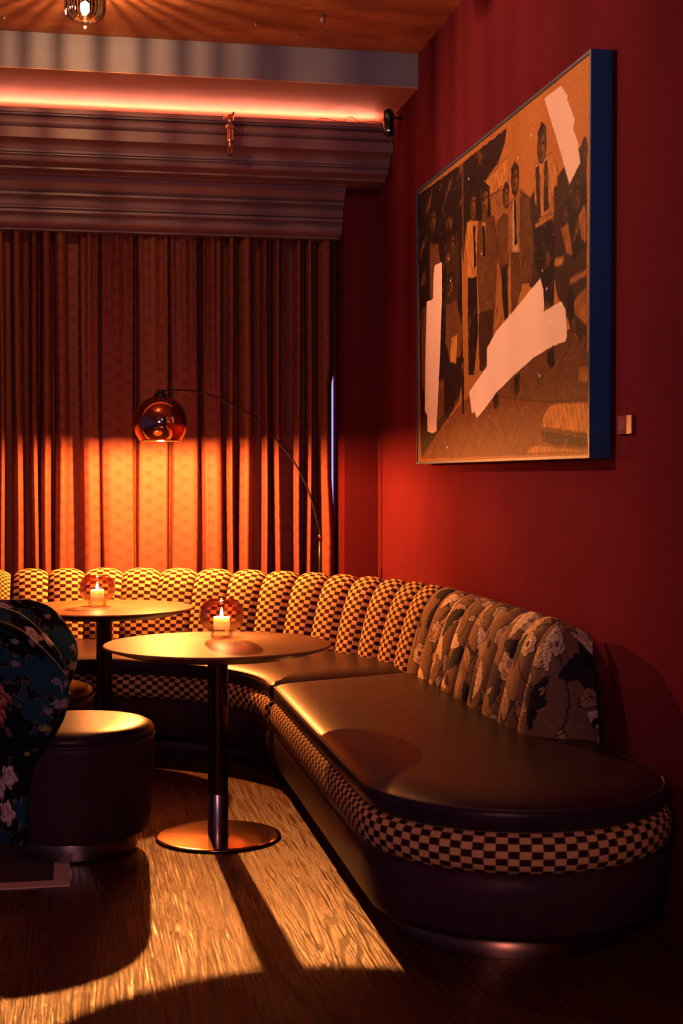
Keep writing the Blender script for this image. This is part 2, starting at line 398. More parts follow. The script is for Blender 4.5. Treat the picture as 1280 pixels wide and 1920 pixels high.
# rolled hood between the piers
hood = extrude_x('trim_4', [(y + .06, z + .04) for y, z in lo], -4, 1.641, M['cornice']); struct(hood)
br = box('metal_bar', (1.33, 8.462, 3.112), (1.615, 8.478, 3.136), M['black'], None, .004)
tag(br, 'slim dark metal bar fixed under the cornice at the right end', 'bar')

# led strip lying on the cornice behind its lip
led = empty('cove_light_strip', (-1.1, 8.2, 3.386)); tag(led, 'glowing pink orange light strip tucked along the top of the cornice', 'light strip')
box('led_tape', (-2.9, -.004, .003), (2.86, .008, .010), M['led'], led)
box('channel', (-2.9, -.008, 0), (2.86, .014, .003), M['anchor'], led)

# ------------------------------------------------------------------ curtain
def make_curtain():
    strips = [(-.578, -.533), (-.487, -.438), (-.395, -.374), (-.318, -.269), (-.211, -.177), (-.152, -.099), (-.074, -.006), (.078, .185),
              (.198, .393), (.416, .600), (.613, .777), (.809, .923), (.968, .994), (1.036, 1.112), (1.174, 1.200), (1.246, 1.282),
              (1.381, 1.404), (1.454, 1.471), (1.524, 1.590)]
    x = -.62
    while x > -3.2: strips.append((x - random.uniform(.03, .07), x)); x -= random.uniform(.09, .13)
    xs = np.arange(-3.3, 1.6121, .0032); nz = 64; zs = np.linspace(.015, 2.93, nz)
    V = []; UV = []
    rows = []
    for z in zs:
        h = np.full_like(xs, 0.0)
        for i, (a, b) in enumerate(strips):
            sway = .012 * math.sin(z * 2.1 + i * 1.7) * (1 - z / 3.2)
            wide = (b - a) > .09
            tz = min(1, max(0, (z - 1.55) / 1.3))
            a2, b2 = a + sway, b + sway * .6
            if wide:      # broad panels gather into narrower pleats towards the heading
                c = (a2 + b2) / 2; hw = (b2 - a2) / 2
                e = .012
                t = np.clip((hw + e - np.abs(xs - c)) / (e * 2), 0, 1); t = t * t * (3 - 2 * t)
                g = .125 * t * (1 - .10 * ((xs - c) / hw) ** 2)
                sub = .5 + .5 * np.cos((xs - c) / hw * PI * 2.0)
                g = g - t * tz * .045 * (1 - sub) - t * .006 * (1 - np.cos((xs - c) / hw * PI * 1.3 + i))
            else:
                c = (a2 + b2) / 2; hw = (b2 - a2) / 2 + .002
                t = np.clip(1 - ((xs - c) / (hw + .006)) ** 2, 0, 1)
                g = .135 * t ** .75
            h = np.maximum(h, g)
        k = np.array([.25, .5, .25]); h = np.convolve(np.pad(h, 1, 'edge'), k, 'valid')
        rows.append(h)
    H = np.array(rows)
    # fabric length along each pleat gives the print its u
    hm = H[20]; ds = np.sqrt(np.diff(xs) ** 2 + (np.diff(hm) * .8) ** 2); u = np.concatenate([[0], np.cumsum(ds)])
    nx = len(xs)
    for j, z in enumerate(zs):
        edge = max(0, min(1, (2.05 - z) / .10)) * max(0, min(1, (z - 1.0) / .35)) * .023
        for i in range(nx):
            xx = xs[i] - max(0, (xs[i] - 1.50) / .11) * edge + max(0, (xs[i] - 1.50) / .11) * .028
            V.append((xx, 8.86 - H[j, i], z)); UV.append((u[i], z))
    o = mesh('curtain', V, grid_faces(nz, nx), M['curtain'], None, True, UV)
    recalc(o)
    sd = o.modifiers.new('thickness', 'SOLIDIFY'); sd.thickness = .002
    return o
cur = make_curtain(); tag(cur, 'floor length pleated curtain printed with PR monograms and a diamond lattice', 'curtain')
rail = tube('curtain_rail', [(-3.3, 8.84, 2.955), (1.62, 8.84, 2.955)], .012, M['black'])
tag(rail, 'dark curtain rail hidden under the hood above the pleated curtain', 'rail')

# ------------------------------------------------------------------ banquette
def lin(a, b, n): return [(a[0] + (b[0] - a[0]) * i / n, a[1] + (b[1] - a[1]) * i / n) for i in range(n)]
def arcp(c, rx, ry, a0, a1, n): return [(c[0] + rx * math.cos(math.radians(a0 + (a1 - a0) * i / n)), c[1] + ry * math.sin(math.radians(a0 + (a1 - a0) * i / n))) for i in range(n)]
def resample(P, step, closed=True):
    P = [Vector(p) for p in P]; Q = P + ([P[0]] if closed else []); L = [0]
    for i in range(1, len(Q)): L.append(L[-1] + (Q[i] - Q[i - 1]).length)
    n = max(8, int(L[-1] / step)); out = []; j = 0
    for k in range(n if closed else n + 1):
        s = L[-1] * k / n
        while j < len(L) - 2 and L[j + 1] < s: j += 1
        t = (s - L[j]) / max(1e-9, L[j + 1] - L[j]); out.append(Q[j].lerp(Q[j + 1], t))
    return out
def soften(P, r_it=6):
    for _ in range(r_it): P = [(P[i - 1] + P[i] * 2 + P[(i + 1) % len(P)]) / 4 for i in range(len(P))]
    return P
def loop_normals(P):
    n = len(P); N = []
    ar = sum(P[i].x * P[(i + 1) % n].y - P[(i + 1) % n].x * P[i].y for i in range(n)); sg = 1 if ar > 0 else -1
    for i in range(n):
        d = (P[(i + 1) % n] - P[i - 1]).normalized(); N.append(Vector((d.y, -d.x)) * sg)    # outward
    return N
def pad(name, P, prof, mat, parent, cap=True, uvscale=True):
    """stack of offset outlines: prof = [(outset, z)...]; cap closes the last one"""
    N = loop_normals(P); n = len(P); V = []; UV = []; L = [0]
    for i in range(1, n + 1): L.append(L[-1] + (P[i % n] - P[i - 1]).length)
    vl = [0]
    for k in range(1, len(prof)): vl.append(vl[-1] + math.hypot(prof[k][0] - prof[k - 1][0], prof[k][1] - prof[k - 1][1]))
    m = len(prof)
    po = [-a for a, b in prof[-8:]]; pz = [b for a, b in prof[-8:]]
    def zof(o): return float(np.interp(-o, po, pz))
    sa, sb = Vector((.876, 6.247)), Vector((1.52, 6.503)); sd_ = (sb - sa).normalized()
    fac = []
    for p in P:
        t_ = (p - sa).dot(sd_); dd = abs((p - sa).x * sd_.y - (p - sa).y * sd_.x) if -.02 < t_ < 1.02 else 9
        dd = min(dd, abs(p.x + .306), abs(p.y - 6.503) if p.x > 1.5 else 9); fac.append(max(0, min(1, (dd - .006) / .05)))
    offs = [safe(P, o) if o < -.02 else np.full(n, o) for o, z in prof]
    for i in range(n + 1):
        p, q = P[i % n], N[i % n]
        for k, (o, z) in enumerate(prof):
            o = offs[k][i % n]; o = o * fac[i % n] - .001 if o > 0 else o - .001 * (fac[i % n] < .5)
            if cap and len(prof) > 11 and prof[k][0] < -.02 and k > 6: z = zof(o)
            V.append((p.x + q.x * o, p.y + q.y * o, z)); UV.append((L[i], vl[k]))
    F = grid_faces(n + 1, m)
    if cap:
        from mathutils.geometry import delaunay_2d_cdt
        ring = [V[i * m + m - 1] for i in range(n)]
        pts2 = [Vector((a[0], a[1])) for a in ring]
        xs_, ys_ = [p.x for p in pts2], [p.y for p in pts2]
        inner = [Vector((gx, gy)) for gx in np.arange(min(xs_), max(xs_), .12) for gy in np.arange(min(ys_), max(ys_), .12)]
        vo, eo, fo, ov, oe, of = delaunay_2d_cdt(pts2 + inner, [], [list(range(n))], 1, 1e-5)
        base_i = len(V)
        for k_, v_ in enumerate(vo):
            src = [q_ for q_ in ov[k_] if q_ < n]
            V.append((v_.x, v_.y, ring[src[0]][2] if src else prof[-1][1])); UV.append((v_.x, v_.y))
        F += [tuple(base_i + q_ for q_ in f_) for f_ in fo]
    ob = mesh(name, V, F, mat, parent, True, UV)
    bm = bmesh.new(); bm.from_mesh(ob.data)
    bmesh.ops.remove_doubles(bm, verts=bm.verts, dist=1e-5)
    bmesh.ops.recalc_face_normals(bm, faces=bm.faces)
    bm.to_mesh(ob.data); bm.free(); return ob
def safe(P, o):
    """inset that shrinks where the outline is tight, so corners never fold over"""
    N = loop_normals(P); A = np.array([[p.x, p.y] for p in P]); NN_ = np.array([[n.x, n.y] for n in N]); out = np.zeros(len(P))
    for i in range(len(P)):
        d = -o
        for _ in range(12):
            q = A[i] - NN_[i] * d
            if np.hypot(*(A - q).T).min() >= d * .96: break
            d *= .82
        out[i] = -d
    for _ in range(4): out = (np.roll(out, 1) + 2 * out + np.roll(out, -1)) / 4
    return out
def seg_outline(kind):
    cO = (0, 6.42)
    if kind == 'end':
        P = lin((.878, 6.245), (.87, 4.24), 20) + arcp((1.335, 4.24), .465, .47, 180, 360, 30) + lin((1.80, 4.24), (1.80, 6.497), 20) + lin((1.80, 6.497), (1.52, 6.497), 4) + lin((1.52, 6.497), (.878, 6.245), 10)
    elif kind == 'corner':
        a = math.degrees(math.atan2(6.26 - 6.37, .9))
        P = lin((-.30, 7.27), (-.03, 7.27), 4) + arcp((-.03, 6.37), .90, .90, 90, a, 30) + lin((.873, 6.251), (1.52, 6.509), 10) + lin((1.52, 6.509), (1.80, 6.509), 4) + arcp(cO, 1.80, 1.92, 8, 90, 40) + lin((0, 8.34), (-.30, 8.34), 4) + lin((-.30, 8.34), (-.30, 7.27), 8)
    else:
        P = lin((-1.9, 7.27), (-.312, 7.27), 12) + lin((-.312, 7.27), (-.312, 8.34), 8) + lin((-.312, 8.34), (-1.9, 8.34), 12) + lin((-1.9, 8.34), (-1.9, 7.27), 8)
    return soften(resample(P, .0125), 6)
def plinth_line(P, d):
    """toe line set back from the fronts but running right through to the neighbouring module"""
    sa, sb = Vector((.8755, 6.250)), Vector((1.52, 6.503)); sd_ = (sb - sa).normalized(); N = loop_normals(P); out = []
    for p, nn in zip(P, N):
        q = p - nn * d; t_ = (p - sa).dot(sd_); dd = abs((p - sa).x * sd_.y - (p - sa).y * sd_.x)
        if dd < .014 and -.02 < t_ < .75: q = p + sd_ * max(0, d * 1.04 - t_)
        elif abs(p.x + .306) < .014: q = Vector((p.x, max(7.27 + d, min(8.34 - d, p.y))))
        out.append(q)
    return out
def inset(P, d):
    N = loop_normals(P); return [p - n * d for p, n in zip(P, N)]

# backrest front line (bottom of the upholstery)
BL = lin((-1.9, 8.0), (0, 8.0), 60) + arcp((0, 6.42), 1.52, 1.58, 90, 0, 90) + lin((1.52, 6.42), (1.52, 4.84), 60) + arcp((1.695, 4.84), .175, .185, 180, 270, 14) + lin((1.695, 4.655), (1.80, 4.655), 5) + [(1.80, 4.655)]
BP = resample(BL, .004, False)
BS = [0]
for i in range(1, len(BP)): BS.append(BS[-1] + (BP[i] - BP[i - 1]).length)
BS = np.array(BS); BXY = np.array([[p.x, p.y] for p in BP])
def bpos(s): return np.stack([np.interp(s, BS, BXY[:, 0]), np.interp(s, BS, BXY[:, 1])], -1)
def s_at(x=None, y=None):
    d = np.hypot(BXY[:, 0] - x, BXY[:, 1] - y); return BS[int(np.argmin(d))]
# section: n = distance back from the front line, z = height
sec = [(0.0, .36), (0.0, .44), (.012, .52), (.035, .61), (.062, .70), (.088, .765), (.118, .815), (.152, .847), (.190, .862), (.228, .853), (.258, .825), (.277, .78), (.286, .70), (.29, .55), (.29, .30)]
def smooth_sec(n):
    P = np.array(sec); d = np.concatenate([[0], np.cumsum(np.hypot(*np.diff(P, axis=0).T))])
    t = np.linspace(0, d[-1], n); X = np.interp(t, d, P[:, 0]); Z = np.interp(t, d, P[:, 1])
    for _ in range(3):
        X[1:-1] = (X[:-2] + 2 * X[1:-1] + X[2:]) / 4; Z[1:-1] = (Z[:-2] + 2 * Z[1:-1] + Z[2:]) / 4
    dx = np.gradient(X); dz = np.gradient(Z); L = np.hypot(dx, dz)
    nn = -dz / L; nz = dx / L          # outward normal of the section
    return t, X, Z, nn, nz
def hexc(r, g, b): return np.array([r, g, b], dtype=np.float32)

def chintz(U, V):
    """large chintz print: cream leaves and flower heads, inky leaves and stems on taupe, colours only"""
    rng = np.random.RandomState(11)
    C = np.empty(U.shape + (3,), np.float32); C[:] = (.23, .125, .06)
    nz = np.sin(U * 61 + np.sin(V * 43) * 2) * np.sin(V * 57 + np.sin(U * 37) * 2)
    C[nz > .55] = (.28, .155, .075)
    def loc(cx, cy, a):
        dx = U - cx; dy = V - cy; return dx * math.cos(a) + dy * math.sin(a), -dx * math.sin(a) + dy * math.cos(a)
    def leaf(cx, cy, a, L, Wd, col, vein, edge=(.02, .012, .012), lobes=0):
        x, y = loc(cx, cy, a); t = x / L; bend = .18 * L * np.sin(np.clip(t, 0, 1) * PI * .9)
        y = y - bend; wd = Wd * np.sin(np.clip(t, 0, 1) * PI) ** .75
        if lobes: wd = wd * (.75 + .25 * np.abs(np.sin(t * PI * lobes)))
        ins = (t > 0) & (t < 1)
        C[ins & (np.abs(y) < wd + .004)] = edge
        C[ins & (np.abs(y) < wd)] = col
        q = (y * np.sign(y) * 1.3 - x) % .017
        C[ins & (np.abs(y) < wd * .85) & (q < .0035)] = vein
        C[ins & (np.abs(y) < .0022)] = vein
    def flower(cx, cy, R, n, col, vein, core):
        x, y = loc(cx, cy, rng.rand() * 6); r = np.hypot(x, y); th = np.arctan2(y, x)
        rr = R * (.78 + .22 * np.abs(np.cos(th * n / 2)))
        C[r < rr + .005] = (.02, .012, .012); C[r < rr] = col
        C[(r < rr * .95) & (np.abs(np.sin(th * n * 2.5)) < .22) & (r > R * .32)] = vein
        for k in (.62, .8): C[(np.abs(r - rr * k) < .0022)] = vein
        C[r < R * .28] = core
        C[(r < R * .28) & (np.sin(x * 900) * np.sin(y * 900) > .2)] = vein
    ink = (.012, .011, .018); ink2 = (.035, .022, .022); cream = (.95, .74, .42); tan = (.50, .30, .14); pale = (.85, .60, .30)
    # stems
    for k in range(9):
        c = k * .30 + .1; f = 9 + k % 3 * 3; ph = k
        d = np.abs((U - c) - .07 * np.sin(V * f + ph) - (V - .4) * .25 * (-1) ** k); C[d < .0045] = ink2
    pts = []
    for i in range(19):
        for j in range(9):
            pts.append((.04 + i * .13 + (j % 2) * .065 + rng.uniform(-.03, .03), .0 + j * .105 + rng.uniform(-.03, .03), rng.rand()))
    rng.shuffle(pts)
    for k, (cx, cy, r) in enumerate(pts):
        a = rng.uniform(0, 6.28)
        if r < .30: leaf(cx, cy, a, rng.uniform(.13, .21), rng.uniform(.028, .046), ink, ink2, ink2, 5)
        elif r < .50: leaf(cx, cy, a, rng.uniform(.10, .18), rng.uniform(.02, .034), tan, ink2)
        elif r < .72: leaf(cx, cy, a, rng.uniform(.13, .22), rng.uniform(.026, .042), cream, (.42, .27, .14), (.05, .03, .02), 6)
        elif r < .88: flower(cx, cy, rng.uniform(.045, .068), rng.randint(5, 8), pale, (.26, .15, .08), tan)
        else: flower(cx, cy, rng.uniform(.035, .05), 6, cream, (.35, .2, .1), ink)
    for k in range(70):
        cx, cy = rng.uniform(0, 2.6), rng.uniform(0, .9); a = rng.uniform(0, 6.28)
        leaf(cx, cy, a, rng.uniform(.035, .06), rng.uniform(.008, .013), [ink, cream, tan][k % 3], ink2)
    # hero motifs on the big end pad: sweeping ink leaf fan, pale blossoms
    for a, c in ((2.3, ink), (1.6, ink), (.9, ink), (2.9, ink2)): leaf(2.13, .33, a, .19, .036, c, ink2, ink2, 4)
    leaf(1.97, .50, -.9, .17, .028, cream, (.42, .27, .14), ink2); leaf(1.94, .60, .5, .19, .030, cream, (.42, .27, .14), ink2)
    leaf(2.05, .62, -.2, .18, .03, ink, ink2, ink2)
    flower(2.17, .46, .038, 9, tan, ink2, ink); flower(2.12, .17, .075, 6, (.34, .19, .085), (.13, .07, .035), (.42, .25, .11))
    return C
def navy_floral(U, V):
    rng = np.random.RandomState(5)
    C = np.empty(U.shape + (3,), np.float32); C[:] = (.014, .075, .11)
    def fb(s, seed):
        r = np.random.RandomState(seed); o = np.zeros_like(U)
        for k in range(7):
            fx, fy, p, q = r.uniform(-s, s), r.uniform(-s, s), r.uniform(0, 6), r.uniform(0, 6)
            o += np.sin(U * fx + V * fy + p + 1.3 * np.sin(V * fx * .7 - U * fy * .6 + q))
        return o / 2.6
    f = fb(26, 3) + .38 * fb(90, 8) + .16 * fb(220, 9)
    C[f > -.30] = (.22, .14, .17)
    C[f > -.22] = (.006, .005, .010)
    g = fb(40, 21) + .3 * fb(120, 22)
    C[(g > 1.05) & (f > .1)] = (.16, .10, .13)
    def rose(cx, cy, R, c1, c2, c3, squash=1.0, pal=None):
        x = U - cx; y = (V - cy) / squash; r = np.hypot(x, y); th = np.arctan2(y, x)
        rr = R * (.80 + .13 * np.sin(th * 5 + cx * 40) + .06 * np.sin(th * 11 + cy * 30))
        m = r < rr; C[m] = c1
        q = np.sin(r / R * 9 + th * 2 + 1.5 * np.sin(th * 3)); C[m & (q > .45)] = c2; C[m & (q < -.65)] = c3
    for cx, cy, R in ((.215, .60, .060), (.185, .53, .050), (.10, .09, .05), (.0, .66, .07), (-.1, .4, .08), (.50, .62, .05), (-.35, .55, .08), (-.5, .3, .07), (.03, .30, .06)):
        rose(cx, cy, R, (.52, .15, .085), (.66, .27, .17), (.18, .035, .05))
    for cx, cy, R in ((.212, .312, .048), (.150, .262, .050), (.196, .180, .052), (-.2, .2, .045), (-.15, .75, .04), (.05, .80, .03), (.16, .838, .03), (-.4, .75, .04)):
        rose(cx, cy, R, (.80, .62, .50), (.88, .76, .64), (.46, .30, .26))
    for cx, cy, R in ((.375, .495, .024), (.30, .40, .016), (-.05, .55, .02), (-.3, .4, .02)): rose(cx, cy, R, (.30, .30, .07), (.42, .40, .12), (.10, .16, .06), .6)
    for cx, cy, R in ((.455, .66, .022), (.44, .58, .028), (.40, .555, .02), (.33, .72, .02), (.36, .80, .018)): rose(cx, cy, R, (.30, .26, .30), (.42, .36, .36), (.12, .12, .20), .7)
    return C
def set_col(o, C):
    ca = o.data.color_attributes.new(name='Col', type='FLOAT_COLOR', domain='POINT')
    a = np.ones((len(o.data.vertices), 4), np.float32); a[:, :3] = C.reshape(-1, 3); ca.data.foreach_set('color', a.ravel())

def channels(s0, s1, n, mat, parent, paint=None, ns=28, nt=80, last=None):
    t, X, Z, NN, NZ = smooth_sec(nt)
    edges = [s0 + (s1 - s0) * i / n for i in range(n + 1)]
    if last: edges = [s0 + (s1 - last - s0) * i / (n - 1) for i in range(n)] + [s1]
    for c in range(n):
        a, b = edges[c], edges[c + 1]
        u = np.linspace(0, 1, ns); 
        u = .5 - .5 * np.cos(u * PI) * (1 - .0)            # denser at the creases
        s = a + (b - a) * u
        P = bpos(s); Pd = bpos(np.clip(s + .01, 0, BS[-1])) - bpos(np.clip(s - .01, 0, BS[-1]))
        Pd /= np.linalg.norm(Pd, axis=1)[:, None]; Nn = np.stack([-Pd[:, 1], Pd[:, 0]], 1)   # left of travel: towards the wall side
        bul = np.sqrt(np.clip(1 - (2 * u - 1) ** 2, 0, 1)); dep = .040 if (b - a) < .3 else .05
        V = []; UVs = []
        for i in range(ns):
            xw, yw = P[i]
            kt = np.clip((s[i] - S_TURN + .14) / .14, 0, 1); kt = kt * kt * (3 - 2 * kt)
            Xi = X * (1 - kt) + np.minimum(X * .86, .168) * kt; d = -dep * (1 - bul[i])
            ofs = Xi - NN * 0 
            px = xw + Nn[i, 0] * (Xi + d * NN) ; py = yw + Nn[i, 1] * (Xi + d * NN); pz = Z + d * NZ
            V.append(np.stack([px, py, pz], 1)); UVs.append(np.stack([np.full(nt, s[i] - s0), t], 1))
        V = np.array(V); UV = np.array(UVs).reshape(-1, 2)
        o = mesh('channel', V.reshape(-1, 3), grid_faces(ns, nt), mat, parent, True, UV)
        if paint is not None: set_col(o, paint(UV[:, 0], UV[:, 1]))
        recalc(o)
S_TURN = s_at(1.52, 4.85)
S_SEAM = s_at(1.52, 6.50); S_LEFT = s_at(-.305, 8.0)

def module(kind, name, label, group):
    r = empty(name, {'end': (1.34, 5.2, 0), 'corner': (.9, 7.3, 0), 'left': (-1.1, 7.8, 0)}[kind])
    ox, oy = r.location.x, r.location.y
    P = seg_outline(kind)
    parts = []
    parts.append(pad('plinth', plinth_line(P, .10), [(0, 0.001), (0, .082), (-.01, .084)], M['brass'], r, False))
    pr = [(-.055, .078), (-.045, .072), (-.03, .074), (-.012, .10), (.0, .16), (.006, .215), (.002, .250), (-.012, .268), (-.03, .272)]
    parts.append(pad('base', P, pr, M['leather_dark'], r, False))
    bp = [(-.03, .268), (-.008, .270), (.010, .283), (.019, .302), (.022, .325), (.019, .350), (.010, .370), (-.008, .382), (-.03, .384)]
    parts.append(pad('checkered_band', P, bp, M['checker'], r, False))
    sp = [(-.018, .383), (-.012, .385), (-.002, .392), (.003, .41), (.004, .43), (.002, .440), (-.004, .447), (-.014, .453), (-.030, .459), (-.055, .4655), (-.085, .471), (-.12, .4745), (-.16, .476)]
    cu = pad('seat_cushion', inset(P, .0), sp, M['leather'], r, True); parts.append(cu)
    N = loop_normals(P)
    pts = [(p.x - n.x * .0028, p.y - n.y * .0028, .4475) for p, n in zip(P, N)]; pts.append(pts[0])
    parts.append(tube('piping', pts, .0035, M['piping'], r, 6, False))
    bk = empty('backrest', (0, 0, 0)); bk.parent = r
    if kind == 'end': channels(S_SEAM, BS[-1], 9, M['chintz'], bk, chintz, 76, 280, last=.42)
    elif kind == 'corner': channels(S_LEFT + .004, S_SEAM - .005, 14, M['checker'], bk, None, 24, 70)
    else: channels(0.0, S_LEFT - .012, 7, M['fine'], bk, None, 20, 60)
    # put the module's origin at its base
    for o in parts + list(bk.children):
        o.data.transform(__import__('mathutils').Matrix.Translation((-ox, -oy, 0)))
    tag(r, label, 'sofa', group); return r
module('end', 'banquette_module', 'rounded right end of the banquette with floral channelled back against the red wall', 'banquette modules')
module('corner', 'banquette_module', 'curved corner section of the banquette with tall brown and cream checkered channels', 'banquette modules')
module('left', 'banquette_module', 'section at far left edge of the banquette with smaller yellow check fabric', 'banquette modules')

# ------------------------------------------------------------------ tables
def make_table(label):
    r = empty('cocktail_table'); tag(r, label, 'table', 'round pedestal tables')
    lathe('tabletop', rnd([(0, .7375), (.427, .7375), (.4315, .734), (.4315, .731)], .003) , M['table'], r, 128)
    lathe('bevelled_underside', [(.4315, .731), (.42, .725), (.34, .700), (.30, .696), (0, .696)], M['tedge'], r, 96)
    lathe('pedestal', rnd([(0, .012), (.0385, .012), (.0385, .690), (.06, .692), (.06, .697), (0, .697)], .001, 2), M['darkmetal'], r, 48)
    lathe('base_plate', rnd([(0, 0), (.232, 0), (.2375, .003), (.2375, .009), (.225, .0115), (.06, .0155), (0, .016)], .003), M['bronze'], r, 128)
    lathe('floor_reflection', [(.0392, .0158), (.0392, .168), (.0386, .169)], M['steel'], r, 48)  # added lighter band imitating the lit floor reflected in the pedestal
    return r
t1 = make_table('nearer round pedestal table, its shiny disc base standing on the bare lit floor'); t1.location = (.553, 5.43, 0)
t2 = copy_tree(t1); t2.location = (.168, 7.05, 0); t2.rotation_euler.z = .7
tag(t2, 'farther round pedestal table behind the chairs, close to the back of the banquette', 'table', 'round pedestal tables')

# ------------------------------------------------------------------ candle holders
def make_candle():
    h = empty('candle_holder'); tag(h, '', 'candle holder', 'glass candle holders')
    outer = [(.0, .002), (.040, .0), (.0435, .004), (.0435, .020), (.044, .024), (.058, .030), (.075, .042), (.0855, .062), (.088, .085), (.085, .112), (.076, .132), (.063, .144), (.054, .148)]
    inner = [(.0525, .1475), (.061, .1415), (.073, .130), (.0825, .111), (.0855, .085), (.083, .063), (.073, .045), (.056, .034), (.0, .031)]
    lathe('glass_bowl', rnd(outer, .006) + rnd(inner, .006), M['candle_glass'], h, 72)
    lathe('rim', [(.0525 + .0018 * math.cos(a), .148 + .0018 * math.sin(a)) for a in np.linspace(0, 2 * PI, 9)], M['candle_glass'], h, 48)
    c = empty('pillar_candle'); tag(c, '', 'candle', 'white pillar candles')
    lathe('wax', rnd([(0, 0), (.031, 0), (.0325, .002), (.0325, .046), (.0312, .050), (.026, .0475), (.010, .044), (0, .0435)], .002), M['wax'], c, 40)
    tube('wick', [(0, 0, .043), (.0005, 0, .052), (.001, 0, .056)], .0008, M['wick'], c, 6)
    fl = [(0, .047), (.003, .049), (.0058, .055), (.0062, .060), (.0048, .068), (.0026, .077), (.001, .084), (0, .088)]
    lathe('flame', fl, M['flame'], c, 16)
    point('candle_light', (0, 0, .094), CANDLE_W, (1.0, .48, .16), .006, c)
    return h, c
h1, c1 = make_candle()
h1.location = (.590, 5.640, .7375); c1.location = (.590, 5.640, .7375 + .0312)
h1['label'] = 'squat plum tinted glass candle holder on the nearer table'; c1['label'] = 'lit white pillar candle inside the glass on the nearer table'
h2 = copy_tree(h1); c2 = copy_tree(c1)
h2.location = (.137, 7.11, .7375); c2.location = (.137, 7.11, .7375 + .0312)
h2['label'] = 'squat plum tinted glass candle holder on the farther table'; c2['label'] = 'lit white pillar candle inside the glass on the farther table'

# ------------------------------------------------------------------ arc floor lamp
L = empty('arc_floor_lamp', (1.456, 8.35, 0), math.radians(15.9)); tag(L, 'tall arc floor lamp behind the banquette with a mirrored copper dome shade', 'lamp')
lathe('base', rnd([(0, 0), (.15, 0), (.15, .035), (.14, .04), (0, .04)], .006), M['black'], L, 64)
tube('pole', [(0, 0, .04), (0, 0, .86), (0, 0, 1.02)], [.011, .011, .0095], M['black'], L)
tube('collar', [(0, 0, .99), (0, 0, 1.035)], .0135, M['bronze'], L)
ap = [(0, 1.02), (-.009, 1.075), (-.075, 1.302), (-.185, 1.500), (-.37, 1.698), (-.50, 1.780), (-.60, 1.822), (-.70, 1.845), (-.76, 1.853), (-.83, 1.850), (-.881, 1.846)]
def catmull(P, k=8):
    P = [Vector(p) for p in P]; Q = [P[0] * 2 - P[1]] + P + [P[-1] * 2 - P[-2]]; out = []
    for i in range(1, len(Q) - 2):
        for j in range(k):
            t = j / k; a, b, c, d = Q[i - 1], Q[i], Q[i + 1], Q[i + 2]
            out.append(.5 * ((2 * b) + (c - a) * t + (2 * a - 5 * b + 4 * c - d) * t * t + (3 * b - a - 3 * c + d) * t ** 3))
    out.append(P[-1]); return out
tube('arm', [(p[0] * 1.108, 0, p[1]) for p in catmull(ap)], .0055, M['black'], L, 10)
SX = -.987; R_ = .1505; zc = 1.668; zr = 1.568
a0 = math.asin((zr - zc) / R_)
th_ = np.linspace(a0, PI / 2 - .16, 40)
outer = [(R_ * math.cos(a), zc + R_ * math.sin(a)) for a in th_]
inner = [((R_ - .003) * math.cos(a), zc + (R_ - .003) * math.sin(a)) for a in th_[::-1]]
sh = lathe('shade', outer + inner, M['copper'], L, 96, (SX, 0, 0), True, True)
inn = lathe('shade_lining', [((R_ - .0045) * math.cos(a), zc + (R_ - .0045) * math.sin(a)) for a in np.linspace(a0, PI / 2 - .02, 30)], M['white'], sh, 64, (SX, 0, 0))
lathe('cap', rnd([(0, zc + .150), (.036, zc + .146), (.036, zc + .160), (.020, zc + .168), (.020, zc + .182), (0, zc + .186)], .003), M['black'], L, 32, (SX, 0, 0))
lathe('rim_ring', [(R_ * math.cos(a0) + .0025 * math.cos(a), zr + .0025 * math.sin(a)) for a in np.linspace(0, 2 * PI, 9)], M['copper'], L, 96, (SX, 0, 0))
lathe('bulb', [(0, zr + .034), (.014, zr + .036), (.022, zr + .040), (.024, zr + .046), (.018, zr + .055), (.013, zr + .075), (0, zr + .076)], M['bulb'], L, 24, (SX, 0, 0))
lathe('lamp_socket', [(0, zr + .076), (.015, zr + .076), (.015, zr + .20), (0, zr + .20)], M['black'], L, 24, (SX, 0, 0))
point('lamp_light', (SX, 0, zr + .006), LAMP_W, LAMP_C, .017, L)

